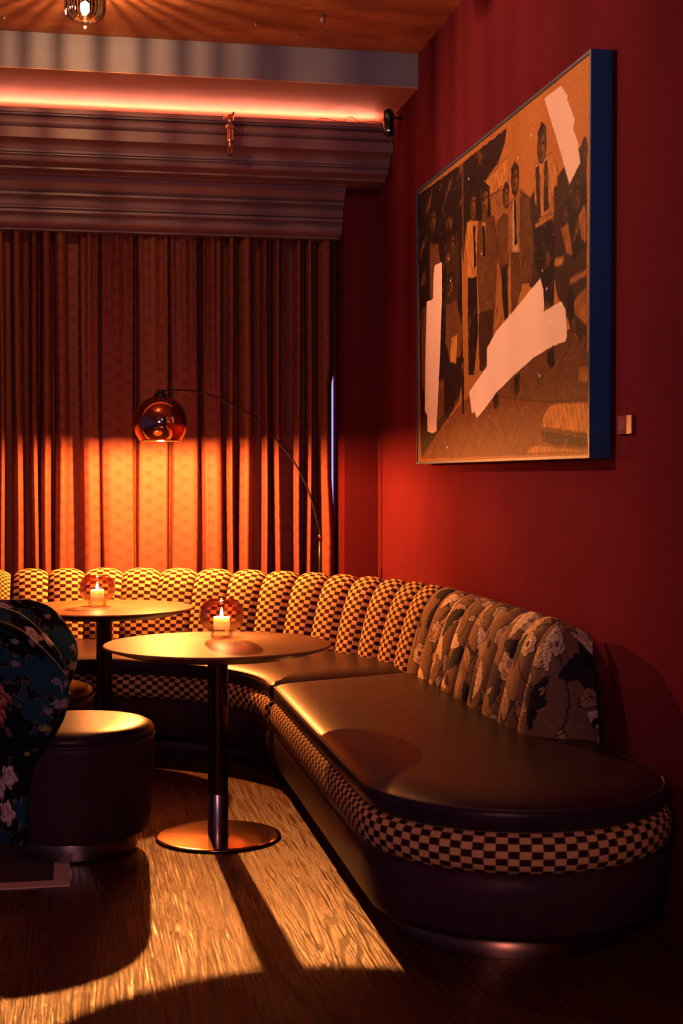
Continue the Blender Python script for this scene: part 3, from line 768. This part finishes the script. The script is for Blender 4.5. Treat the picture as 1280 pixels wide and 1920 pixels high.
# ------------------------------------------------------------------ tub chairs
def make_chair():
    r = empty('tub_chair')        # faces +x, seat centre at origin
    lathe('base_ring', rnd([(0, .001), (.222, .001), (.225, .004), (.225, .062), (.21, .066), (0, .066)], .002), M['steel'], r, 96)
    lathe('seat_body', rnd([(0, .066), (.235, .066), (.262, .072), (.272, .12), (.280, .22), (.287, .34), (.288, .405), (.282, .418), (0, .42)], .01, 4), M['leather_dark'], r, 96)
    lathe('seat_cushion', [(0, .415), (.276, .415), (.285, .420), (.289, .430), (.287, .442), (.279, .455), (.262, .464), (.23, .469), (.15, .472), (0, .473)], M['leather'], r, 96)
    tube('piping', [(.287 * math.cos(a), .287 * math.sin(a), .419) for a in np.linspace(0, 2 * PI, 73)], .0035, M['piping'], r, 6, False)
    ed = [(.07, 134), (.2, 132), (.30, 129), (.375, 124), (.45, 112), (.53, 101), (.60, 95), (.66, 93), (.72, 98), (.77, 104), (.81, 109), (.835, 114), (.848, 119), (.853, 130)]
    ez = [e[0] for e in ed]; ea = [e[1] for e in ed]
    nz, nt = 200, 261; V = []; UV = []
    for j in range(nz):
        z = .07 + (.853 - .07) * (j / (nz - 1)) ** .85
        e = np.interp(z, ez, ea)
        # soften the polyline
        e = (e + np.interp(z - .012, ez, ea) + np.interp(z + .012, ez, ea)) / 3
        for i in range(nt):
            t = -1 + 2 * i / (nt - 1); ph = 180 + (180 - e) * t; a = math.radians(ph)
            k = max(0, (z - .40) / .45); rad = .298 + .012 * math.sin(z / .45 * PI / 2 if z < .45 else PI / 2) + .020 * k
            lean = .085 * k * k + .02 * k
            V.append((rad * math.cos(a) - lean, rad * math.sin(a) * (1 + .04 * k), z)); UV.append(((a - PI) * .31, z))
    UV = np.array(UV)
    sh = mesh('back_shell', V, grid_faces(nz, nt), M['navy'], r, True, UV); set_col(sh, navy_floral(UV[:, 0], UV[:, 1])); recalc(sh)
    sd = sh.modifiers.new('thickness', 'SOLIDIFY'); sd.thickness = .040; sd.offset = -1
    # rolled rim along the free edge
    Va = np.array(V).reshape(nz, nt, 3); rim = list(Va[:, 0]) + list(Va[-1]) + list(Va[::-1, -1])
    C0 = np.array([0, 0])
    pts = []
    for p in rim[::2]:
        q = np.array(p); d = q[:2] - C0; d = d / np.linalg.norm(d); q[:2] -= d * .020; pts.append(q)
    pts = np.array(pts)
    for _ in range(4): pts[1:-1] = (pts[:-2] + 2 * pts[1:-1] + pts[2:]) / 4
    pp = [pts[0]]
    for q in pts[1:]:
        if np.linalg.norm(q - pp[-1]) > .012: pp.append(q)
    rm = tube('rim', pp, .0205, M['navy'], r, 14)
    co = np.array([v.co[:] for v in rm.data.vertices]); ang = np.arctan2(co[:, 1], co[:, 0]) % (2 * PI)
    set_col(rm, navy_floral((ang - PI) * .31, co[:, 2]))
    return r
ch = make_chair(); ch.location = (.022, 5.36, .0045); ch.rotation_euler.z = math.radians(2)
tag(ch, 'nearer dark floral tub chair with drum seat, its metal ring foot beside the rug corner', 'chair', 'floral tub chairs')
ch2 = copy_tree(ch); ch2.location = (-.185, 6.34, 0); ch2.rotation_euler.z = math.radians(50)
tag(ch2, 'farther dark floral tub chair, mostly hidden behind the nearer one', 'chair', 'floral tub chairs')

rug = empty('rug', (-.75, 5.1, 0)); tag(rug, 'dark rug with a pale bound border under the nearer tub chair', 'rug')
box('rug_field', (-.75, -.17, 0), (.70, .35, .0035), M['rug'], rug)
for nm, lo_, hi_ in (('border', (-.75, -.235, 0), (.75, -.165, .0045)), ('border', (.695, -.165, 0), (.75, .35, .0045))):
    box(nm, lo_, hi_, M['rugedge'], rug, .001)

# ------------------------------------------------------------------ picture
A = empty('framed_picture', (1.85, 6.006, 1.437)); tag(A, 'large framed sepia photograph of standing men with torn cream patches on red wall', 'picture')
y0, y1, zt = -1.259, 1.259, 1.40
fr = [box('frame_side', (-.078, y0 - .004, -.004), (0, y0 + .010, zt + .004), M['frame'], A, .001),
      box('frame_side', (-.078, y1 - .010, -.004), (0, y1 + .004, zt + .004), M['frame'], A, .001),
      box('frame_rail', (-.078, y0 + .010, zt - .008), (0, y1 - .010, zt + .004), M['frame'], A, .001),
      box('frame_rail', (-.078, y0 + .010, -.004), (0, y1 - .010, .008), M['frame'], A, .001)]
ART = [
 (0,[-.005,.994,.298,.982,.328,.966,.347,.28,.317,.196,.027,.01]),
 (0,[.298,.982,.61,.981,.602,.942,.565,.897,.486,.869,.388,.887,.345,.643]),
 (2,[.098,.781,.168,.766,.185,.684,.169,.549,.098,.588]),
 (1,[.227,.756,.299,.75,.322,.678,.307,.52,.228,.537]),
 (4,[.486,.869,.614,.898,.627,.816,.514,.809]),
 (2,[.333,.965,.347,.96,.351,.677,.339,.681]),
 (0,[.351,.915,.459,.89,.514,.829,.527,.757,.432,.69,.36,.739]),
 (3,[.514,.816,.615,.807,.628,.596,.617,.442,.542,.371,.527,.663]),
 (1,[.731,.729,.774,.762,.786,.469,.732,.481]),
 (1,[.865,.747,.985,.796,.99,.256,.915,.347,.867,.421,.837,.516]),
 (0,[.904,.67,.987,.686,.988,.531,.933,.502,.905,.555]),
 (3,[.95,.609,.977,.634,.986,.609,.986,.532,.964,.549]),
 (3,[.876,.604,.909,.611,.933,.514,.905,.526]),
 (4,[.852,.529,.896,.529,.886,.503,.849,.506]),
 (3,[.915,.461,.988,.471,.988,.449,.924,.442]),
 (3,[.925,.396,.988,.427,.989,.322,.934,.366]),
 (0,[.915,.439,.933,.44,.943,.319,.925,.306,.906,.395]),
 (6,[.023,.01,.317,.181,.529,.258,.688,.282,.925,.329,.997,.255,1.0,.005]),
 (2,[.562,.187,.688,.282,.925,.329,.993,.245,.994,.135,.829,.146,.689,.165]),
 (4,[.371,.779,.411,.774,.453,.754,.46,.641,.426,.573,.375,.592,.363,.71]),
 (2,[.392,.844,.41,.855,.429,.831,.432,.788,.418,.764,.4,.777,.389,.816]),
 (0,[.388,.859,.41,.869,.434,.843,.429,.831,.392,.84]),
 (0,[.411,.753,.426,.748,.432,.62,.419,.61]),
 (0,[.378,.591,.436,.584,.445,.408,.42,.271,.384,.276,.378,.455]),
 (2,[.439,.751,.48,.759,.54,.746,.56,.654,.554,.536,.548,.456,.454,.461,.435,.619]),
 (2,[.459,.828,.486,.832,.508,.811,.506,.764,.487,.743,.468,.756]),
 (0,[.456,.863,.486,.866,.513,.843,.511,.81,.459,.821]),
 (4,[.465,.75,.494,.741,.487,.688,.477,.678]),
 (0,[.471,.734,.485,.73,.49,.633,.474,.637]),
 (1,[.45,.463,.541,.458,.535,.358,.503,.275,.455,.281,.448,.407]),
 (2,[.559,.721,.603,.733,.627,.712,.628,.569,.592,.539,.553,.622]),
 (1,[.59,.803,.607,.826,.624,.804,.621,.74,.603,.743]),
 (0,[.581,.575,.616,.579,.623,.421,.602,.413,.589,.481]),
 (3,[.621,.753,.651,.762,.685,.776,.731,.735,.748,.631,.745,.502,.687,.498,.669,.584,.616,.612]),
 (2,[.685,.769,.731,.735,.755,.598,.745,.487,.693,.503,.682,.644]),
 (1,[.639,.831,.656,.843,.676,.816,.676,.779,.658,.76,.641,.778]),
 (0,[.634,.851,.656,.867,.677,.839,.674,.821,.639,.827]),
 (5,[.641,.759,.668,.75,.675,.596,.642,.598]),
 (0,[.651,.752,.663,.749,.67,.622,.656,.62]),
 (2,[.634,.601,.681,.594,.693,.49,.67,.444,.639,.425]),
 (4,[.761,.816,.794,.818,.835,.823,.865,.764,.857,.721,.836,.657,.774,.659,.755,.721]),
 (1,[.761,.804,.779,.809,.787,.661,.768,.655]),
 (1,[.803,.806,.817,.806,.826,.673,.799,.669]),
 (1,[.773,.871,.789,.889,.811,.862,.809,.827,.792,.81,.776,.829]),
 (0,[.769,.898,.789,.922,.813,.897,.811,.869,.773,.878]),
 (4,[.759,.652,.848,.656,.848,.642,.762,.636]),
 (0,[.753,.635,.848,.642,.851,.582,.849,.406,.797,.4,.786,.493,.759,.548]),
 (1,[.847,.724,.865,.718,.876,.621,.861,.568,.848,.63]),
 (0,[.818,.282,.848,.295,.855,.247,.839,.234,.822,.251]),
 (0,[.654,.236,.684,.245,.684,.194,.661,.177]),
 (0,[.536,.196,.568,.2,.568,.16,.543,.149]),
 (2,[.025,.564,.062,.564,.063,.251,.029,.27]),
 (2,[.223,.538,.299,.544,.346,.425,.331,.341,.253,.336,.22,.41]),
 (4,[.261,.418,.308,.425,.3,.323,.253,.336]),
 (2,[.17,.286,.212,.281,.212,.159,.162,.132]),
 (0,[.228,.333,.253,.329,.247,.141,.237,.142]),
 (0,[.331,.333,.354,.337,.355,.149,.341,.15]),
 (4,[.829,.138,.859,.144,.996,.134,.998,.052,.83,.075,.793,.08,.801,.11]),
 (0,[.793,.077,.998,.049,.998,.019,.84,.033,.794,.044]),
 (4,[.735,.031,.778,.034,.998,.014,1.0,.004,.718,.008]),
 (3,[.793,.077,.998,.046,.998,.041,.793,.071]),
 (3,[.958,.228,.993,.229,.996,.181,.951,.186]),
 (7,[.802,.979,.875,.98,.908,.936,.902,.933,.936,.866,.929,.844,.953,.793,.951,.782,.96,.746,.915,.705,.875,.807]),
 (7,[.137,.696,.192,.694,.193,.567,.18,.378,.17,.271,.153,.105,.114,.101,.082,.109,.078,.169,.058,.187,.063,.395,.073,.581,.124,.579,.13,.675]),
 (7,[.786,.493,.799,.459,.805,.41,.801,.398,.882,.409,.9,.384,.907,.314,.902,.301,.838,.296,.755,.279,.665,.247,.556,.201,.49,.159,.438,.132,.423,.154,.406,.149,.388,.221,.5,.289,.5,.344,.554,.389,.641,.425,.732,.469]),
]
HEADS = [(0.410,0.827,0.0201,0.0318),(0.486,0.811,0.0258,0.0400),(0.607,0.783,0.0161,0.0339),(0.657,0.816,0.0201,0.0396),(0.791,0.855,0.0208,0.0454),(0.124,0.864,0.0282,0.0389),(0.267,0.737,0.0286,0.0371),(0.945,0.661,0.0199,0.0307),(0.976,0.767,0.0123,0.0332),(0.895,0.639,0.0171,0.0257),(0.260,0.605,0.0256,0.0371),(0.029,0.522,0.0189,0.0325),]
def make_canvas():
    nu, nv = 800, 460
    U, Vv = np.meshgrid(np.linspace(0, 1, nu), np.linspace(0, 1, nv), indexing='ij')
    rng = np.random.RandomState(2)
    def fb(sx, sy, seed):
        r = np.random.RandomState(seed); o = np.zeros_like(U)
        for k in range(6):
            a, b, p = r.uniform(-sx, sx), r.uniform(-sy, sy), r.uniform(0, 6)
            o += np.sin(U * a + Vv * b + p + np.sin(U * b * .8 + Vv * a * .8 + p * 2))
        return o / 3
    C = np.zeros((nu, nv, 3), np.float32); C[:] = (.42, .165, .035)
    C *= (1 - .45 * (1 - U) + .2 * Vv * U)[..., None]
    pal = {0: (.012, .005, .005), 1: (.040, .016, .009), 2: (.115, .045, .014), 3: (.30, .120, .028), 4: (.50, .215, .05), 5: (.52, .33, .17), 6: (.17, .050, .016), 7: (.86, .66, .54)}
    ju = fb(260, 150, 4) * .0009; jv = fb(260, 150, 5) * .0014
    def inside(P, x, y):
        m = np.zeros(x.shape, bool); n = len(P) // 2
        for i in range(n):
            x1, y1, x2, y2 = P[2 * i], P[2 * i + 1], P[(2 * i + 2) % (2 * n)], P[(2 * i + 3) % (2 * n)]
            if y1 == y2: continue
            m ^= ((y1 > y) != (y2 > y)) & (x < (x2 - x1) * (y - y1) / (y2 - y1) + x1)
        return m
    tex = .95 + .16 * fb(120, 70, 12) + .14 * fb(420, 260, 13)
    white = None
    for k, P in ART:
        s = .5 if k == 7 else 1.0
        m = inside(P, U + ju * s, Vv + jv * s)
        if k == 7:
            white = m if white is None else (white | m); continue
        col = np.array(pal[k], np.float32)
        t = tex[m][:, None]
        if k == 6:   # plank lines of the photographed floor
            ln = (np.sin((U * 2.1 + Vv * .55) * 300)[m] > .3)[:, None]; t = t * np.where(ln, .60, 1.1)
        if k == 4: t = t * np.where((np.sin((U + Vv * .25) * 330)[m] > .93)[:, None], .45, 1.0)
        if k in (1, 2, 3): t = t * (1 + .22 * np.sin(U * 620 + Vv * 40 + 2 * np.sin(Vv * 60))[m][:, None])
        C[m] = col * np.clip(t, .35, 1.6)
        er = m & np.roll(m, 2, 0) & np.roll(m, -2, 0) & np.roll(m, 2, 1) & np.roll(m, -2, 1)
        if k in (2, 3, 4, 5): C[m & ~er] *= .45
    for hi, (hu, hv, ra, rb) in enumerate(HEADS):
        x = (U - hu) / ra; y = (Vv - hv) / rb; r2 = x * x + y * y; dim = .5 if hi > 4 else 1.0
        C[(r2 < 1.15)] = (.016, .008, .006)
        f = (x * x * 1.25 + (y + .18) ** 2 * 1.15 < .78)
        C[f] = np.array((.085, .036, .014)) * dim
        C[f & (x > .15) & (x < .62)] = np.array((.21, .085, .026)) * dim
        C[f & (np.abs(y - .12) < .10) & (np.abs(np.abs(x) - .38) < .22)] = (.014, .007, .006)
        C[f & (np.abs(x - .05) < .10) & (y < .08) & (y > -.28)] = np.array((.26, .11, .034)) * dim
        C[f & (np.abs(y + .50) < .06) & (np.abs(x) < .34)] = (.03, .012, .008)
    # murky crowd detail on the dark areas
    g = fb(90, 60, 31) + .6 * fb(230, 130, 32); lum = C.sum(-1)
    dk = lum < .09
    C[dk & (g > .75)] = (.045, .018, .008); C[dk & (g > 1.15)] = (.10, .042, .014)
    g2 = fb(140, 50, 41) + .5 * fb(380, 200, 42)
    md = (lum > .18) & (lum < .45) & (U > .12) & (U < .97) & (Vv > .25) & (Vv < .85)
    C[md & (g2 > 1.15)] *= .6
    C *= (.75 + .5 * rng.rand(nu, nv))[..., None]
    C[white] = np.array(pal[7]) * (.92 + .1 * rng.rand(int(white.sum())))[:, None]
    for k in range(210):     # sparkle dust on the print
        i, j = rng.randint(3, nu - 3), rng.randint(3, nv - 3); C[i, j] = (.95, .9, .95)
        if k < 16: C[i - 1:i + 2, j - 1:j + 2] = (.95, .92, .95)
    V = np.stack([np.full(U.shape, -.072), y1 - .011 - (y1 - y0 - .022) * U, .008 + (zt - .016) * Vv], -1).reshape(-1, 3)
    me = bpy.data.meshes.new('canvas'); F = np.array(grid_faces(nu, nv), np.int32)
    me.vertices.add(len(V)); me.vertices.foreach_set('co', V.astype(np.float32).ravel())
    me.loops.add(F.size); me.loops.foreach_set('vertex_index', F.ravel()); me.polygons.add(len(F))
    me.polygons.foreach_set('loop_start', np.arange(0, F.size, 4, dtype=np.int32)); me.update(calc_edges=True); me.validate()
    t = NT('printed_canvas'); a = t.n('Attribute', attribute_name='Col'); n = t.noise(t.geo(), 700, 2)
    t.pbr(a.outputs[0], .55, 0, t.bump(n, .1, .001), **{'Specular_IOR_Level': .15})
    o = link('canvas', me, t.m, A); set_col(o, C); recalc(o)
    box('backing', (-.068, y0 + .01, .008), (-.002, y1 - .01, zt - .008), M['black'], A)
make_canvas()

pq = empty('wall_plaque', (1.85, 4.588, 1.5435)); tag(pq, 'small caption plaque on the red wall right of the framed picture', 'plaque')
box('plate', (-.012, -.063, -.031), (0, .063, .031), M['plaque'], pq, .001)
for k, (wd, z) in enumerate(((.05, .014), (.07, .007), (.04, 0), (.06, -.007), (.045, -.014))):
    box('printed_line', (-.0126, .050 - wd, z - .0012), (-.0118, .050, z + .0012), M['ink'], pq)

# ------------------------------------------------------------------ ceiling light, sprinkler, sensor, anchors
G = empty('ceiling_light', (.084, 6.6, 3.63)); tag(G, 'small ribbed glass tumbler light on the ceiling at the top left', 'lamp')
lathe('ceiling_rose', rnd([(0, 0), (.06, 0), (.06, -.012), (.03, -.02), (.03, -.06), (0, -.06)], .003), M['bronze'], G, 48)
go = [(.030, -.055), (.075, -.060), (.088, -.075), (.090, -.12), (.088, -.17), (.078, -.205), (.05, -.222), (0, -.226)]
lathe('glass_shade', rnd(go, .012, 4) + [(0, -.221)] + rnd([(r * .955, z + .003) for r, z in go[::-1]][1:], .012, 4), M['clear'], G, 96)
bm = bmesh.new(); nr = 34
for i in range(nr):
    a = 2 * PI * i / nr + .04 * math.sin(i * 5.1); hw = PI / nr * random.uniform(.28, .62)
    ring = []
    for r, z in rnd(go[1:7], .01, 3):
        row = []
        for k in range(4):
            q = a + hw * (-1 + 2 * k / 3); rr = r + .0012 + (.0035 if k in (1, 2) else 0); row.append(bm.verts.new((rr * math.cos(q), rr * math.sin(q), z)))
        ring.append(row)
    for j in range(len(ring) - 1):
        for k in range(3): bm.faces.new((ring[j][k], ring[j][k + 1], ring[j + 1][k + 1], ring[j + 1][k]))
me = bpy.data.meshes.new('glass_ribs'); bm.to_mesh(me); bm.free(); link('glass_ribs', me, M['rib'], G)
lathe('bulb', [(0, -.235 + .04), (.012, -.185), (.024, -.165), (.030, -.14), (.026, -.115), (.014, -.09), (.012, -.06), (0, -.06)], M['clear'], G, 32)
lathe('filament', [(0, -.196), (.012, -.19), (.020, -.172), (.018, -.145), (0, -.132)], M['ceilbulb'], G, 12)
lathe('glass_tip', [(0, -.262), (.006, -.252), (.016, -.240), (.018, -.228), (0, -.222)], M['clear'], G, 24)
point('ceiling_lamp_light', (0, 0, -.108), CEIL_W, CEIL_C, .004, G)

S = empty('sprinkler_head', (.894, 8.05, 3.37)); tag(S, 'brass and copper sprinkler pipe fitting hanging in front of the cornice', 'sprinkler')
tube('inlet_pipe', [(0, .095, .0), (0, .0, .0)], .012, M['pipe'], S, 16)
el = tube('elbow', [(0, .034, 0), (0, .010, 0), (0, -.002, -.004), (0, -.006, -.016), (0, -.006, -.050)], [.022, .0225, .023, .0225, .021], M['pipe'], S, 20)
lathe('hex_collar', [(0, -.048), (.027, -.048), (.027, -.066), (.018, -.070), (0, -.070)], M['pipe'], S, 6, (0, -.006, 0), False)
tube('side_plug', [(-.018, -.006, -.012), (-.034, -.006, -.016)], .014, M['pipe'], S, 8)
tube('top_screw', [(.012, -.004, .012), (.022, -.006, .028)], .007, M['steel'], S, 8)
lathe('body', rnd([(0, -.068), (.0175, -.068), (.0175, -.118), (.024, -.122), (.024, -.140), (.013, -.144), (.013, -.166), (.009, -.17), (0, -.17)], .002), M['pipe'], S, 24, (0, -.006, 0))
fm = tube('frame_arm', [(-.009, -.006, -.168), (-.010, -.006, -.19), (0, -.006, -.208)], .0025, M['pipe'], S, 8)
tube('frame_arm', [(.009, -.006, -.168), (.010, -.006, -.19), (0, -.006, -.208)], .0025, M['pipe'], S, 8)
lathe('deflector', [(0, -.204), (.010, -.206), (.010, -.208), (.003, -.216), (0, -.232)], M['brass'], S, 16, (0, -.006, 0))
lathe('heat_bulb', [(0, -.17), (.003, -.173), (.003, -.197), (0, -.203)], M['cable'], S, 10, (0, -.006, 0))

D = empty('security_camera', (1.773, 7.93, 3.35)); tag(D, 'small black capsule security camera on the red wall by the cornice end', 'camera')
cap = [(0, .080)] + [(.030 * math.sin(a), .050 + .030 * math.cos(a)) for a in np.linspace(.15, PI / 2, 8)] + [(.030, .01), (.0285, .008), (.0285, .004), (.030, .002), (.030, -.048)] + [(.030 * math.cos(a), -.048 - .030 * math.sin(a)) for a in np.linspace(.2, PI / 2, 8)]
lathe('body', cap, M['blackgloss'], D, 40)
lathe('lens', [(0, -.0), (.012, 0), (.012, .004), (0, .006)], M['black'], D, 20).matrix_local = __import__('mathutils').Matrix.Translation((-.006, -.028, -.03)) @ __import__('mathutils').Matrix.Rotation(PI / 2, 4, 'X')
box('status_light', (-.009, -.0315, -.052), (-.004, -.0285, -.047), M['led_dot'], D)
tube('bracket', [(.02, .0, .03), (.05, .0, .03), (.077, .0, .03)], .008, M['black'], D)
tube('cable', catmull([(.028, .0, .04), (.045, -.004, .062), (.060, 0, .055), (.062, .01, .03), (.072, .03, .02), (.076, .06, .03)], 6), .0022, M['black'], D, 8)
cb = tube('loose_cable', catmull([(1.40, 8.152, 3.402), (1.44, 8.150, 3.414), (1.50, 8.15, 3.404), (1.56, 8.152, 3.402), (1.585, 8.15, 3.425), (1.61, 8.15, 3.428), (1.64, 8.15, 3.404), (1.68, 8.152, 3.402), (1.72, 8.15, 3.410), (1.77, 8.15, 3.402)], 8), .0022, M['cable'], None, 8)
tag(cb, 'thin loose cable straggling along the lip of the cornice', 'cable')
for i, (x, y, lab) in enumerate(((1.236, 7.007, 'larger pale anchor plug in the concrete ceiling near the red wall'), (-.298, 7.315, 'ceiling anchor plug at the far left edge of the picture'), (.93, 7.183, 'tiny anchor plug in the ceiling between the glass light and the red wall'), (1.162, 7.324, 'tiny anchor plug in the ceiling just in front of the grey beam'))):
    k = 1.6 if i == 0 else .8
    o = lathe('ceiling_anchor', [(0, 0), (.008 * k, 0), (.008 * k, -.022 * k), (.005 * k, -.024 * k), (0, -.024 * k)], M['anchor'], None, 16, (0, 0, 0)); o.location = (x, y, 3.631)
    tag(o, lab, 'anchor', 'ceiling anchors')
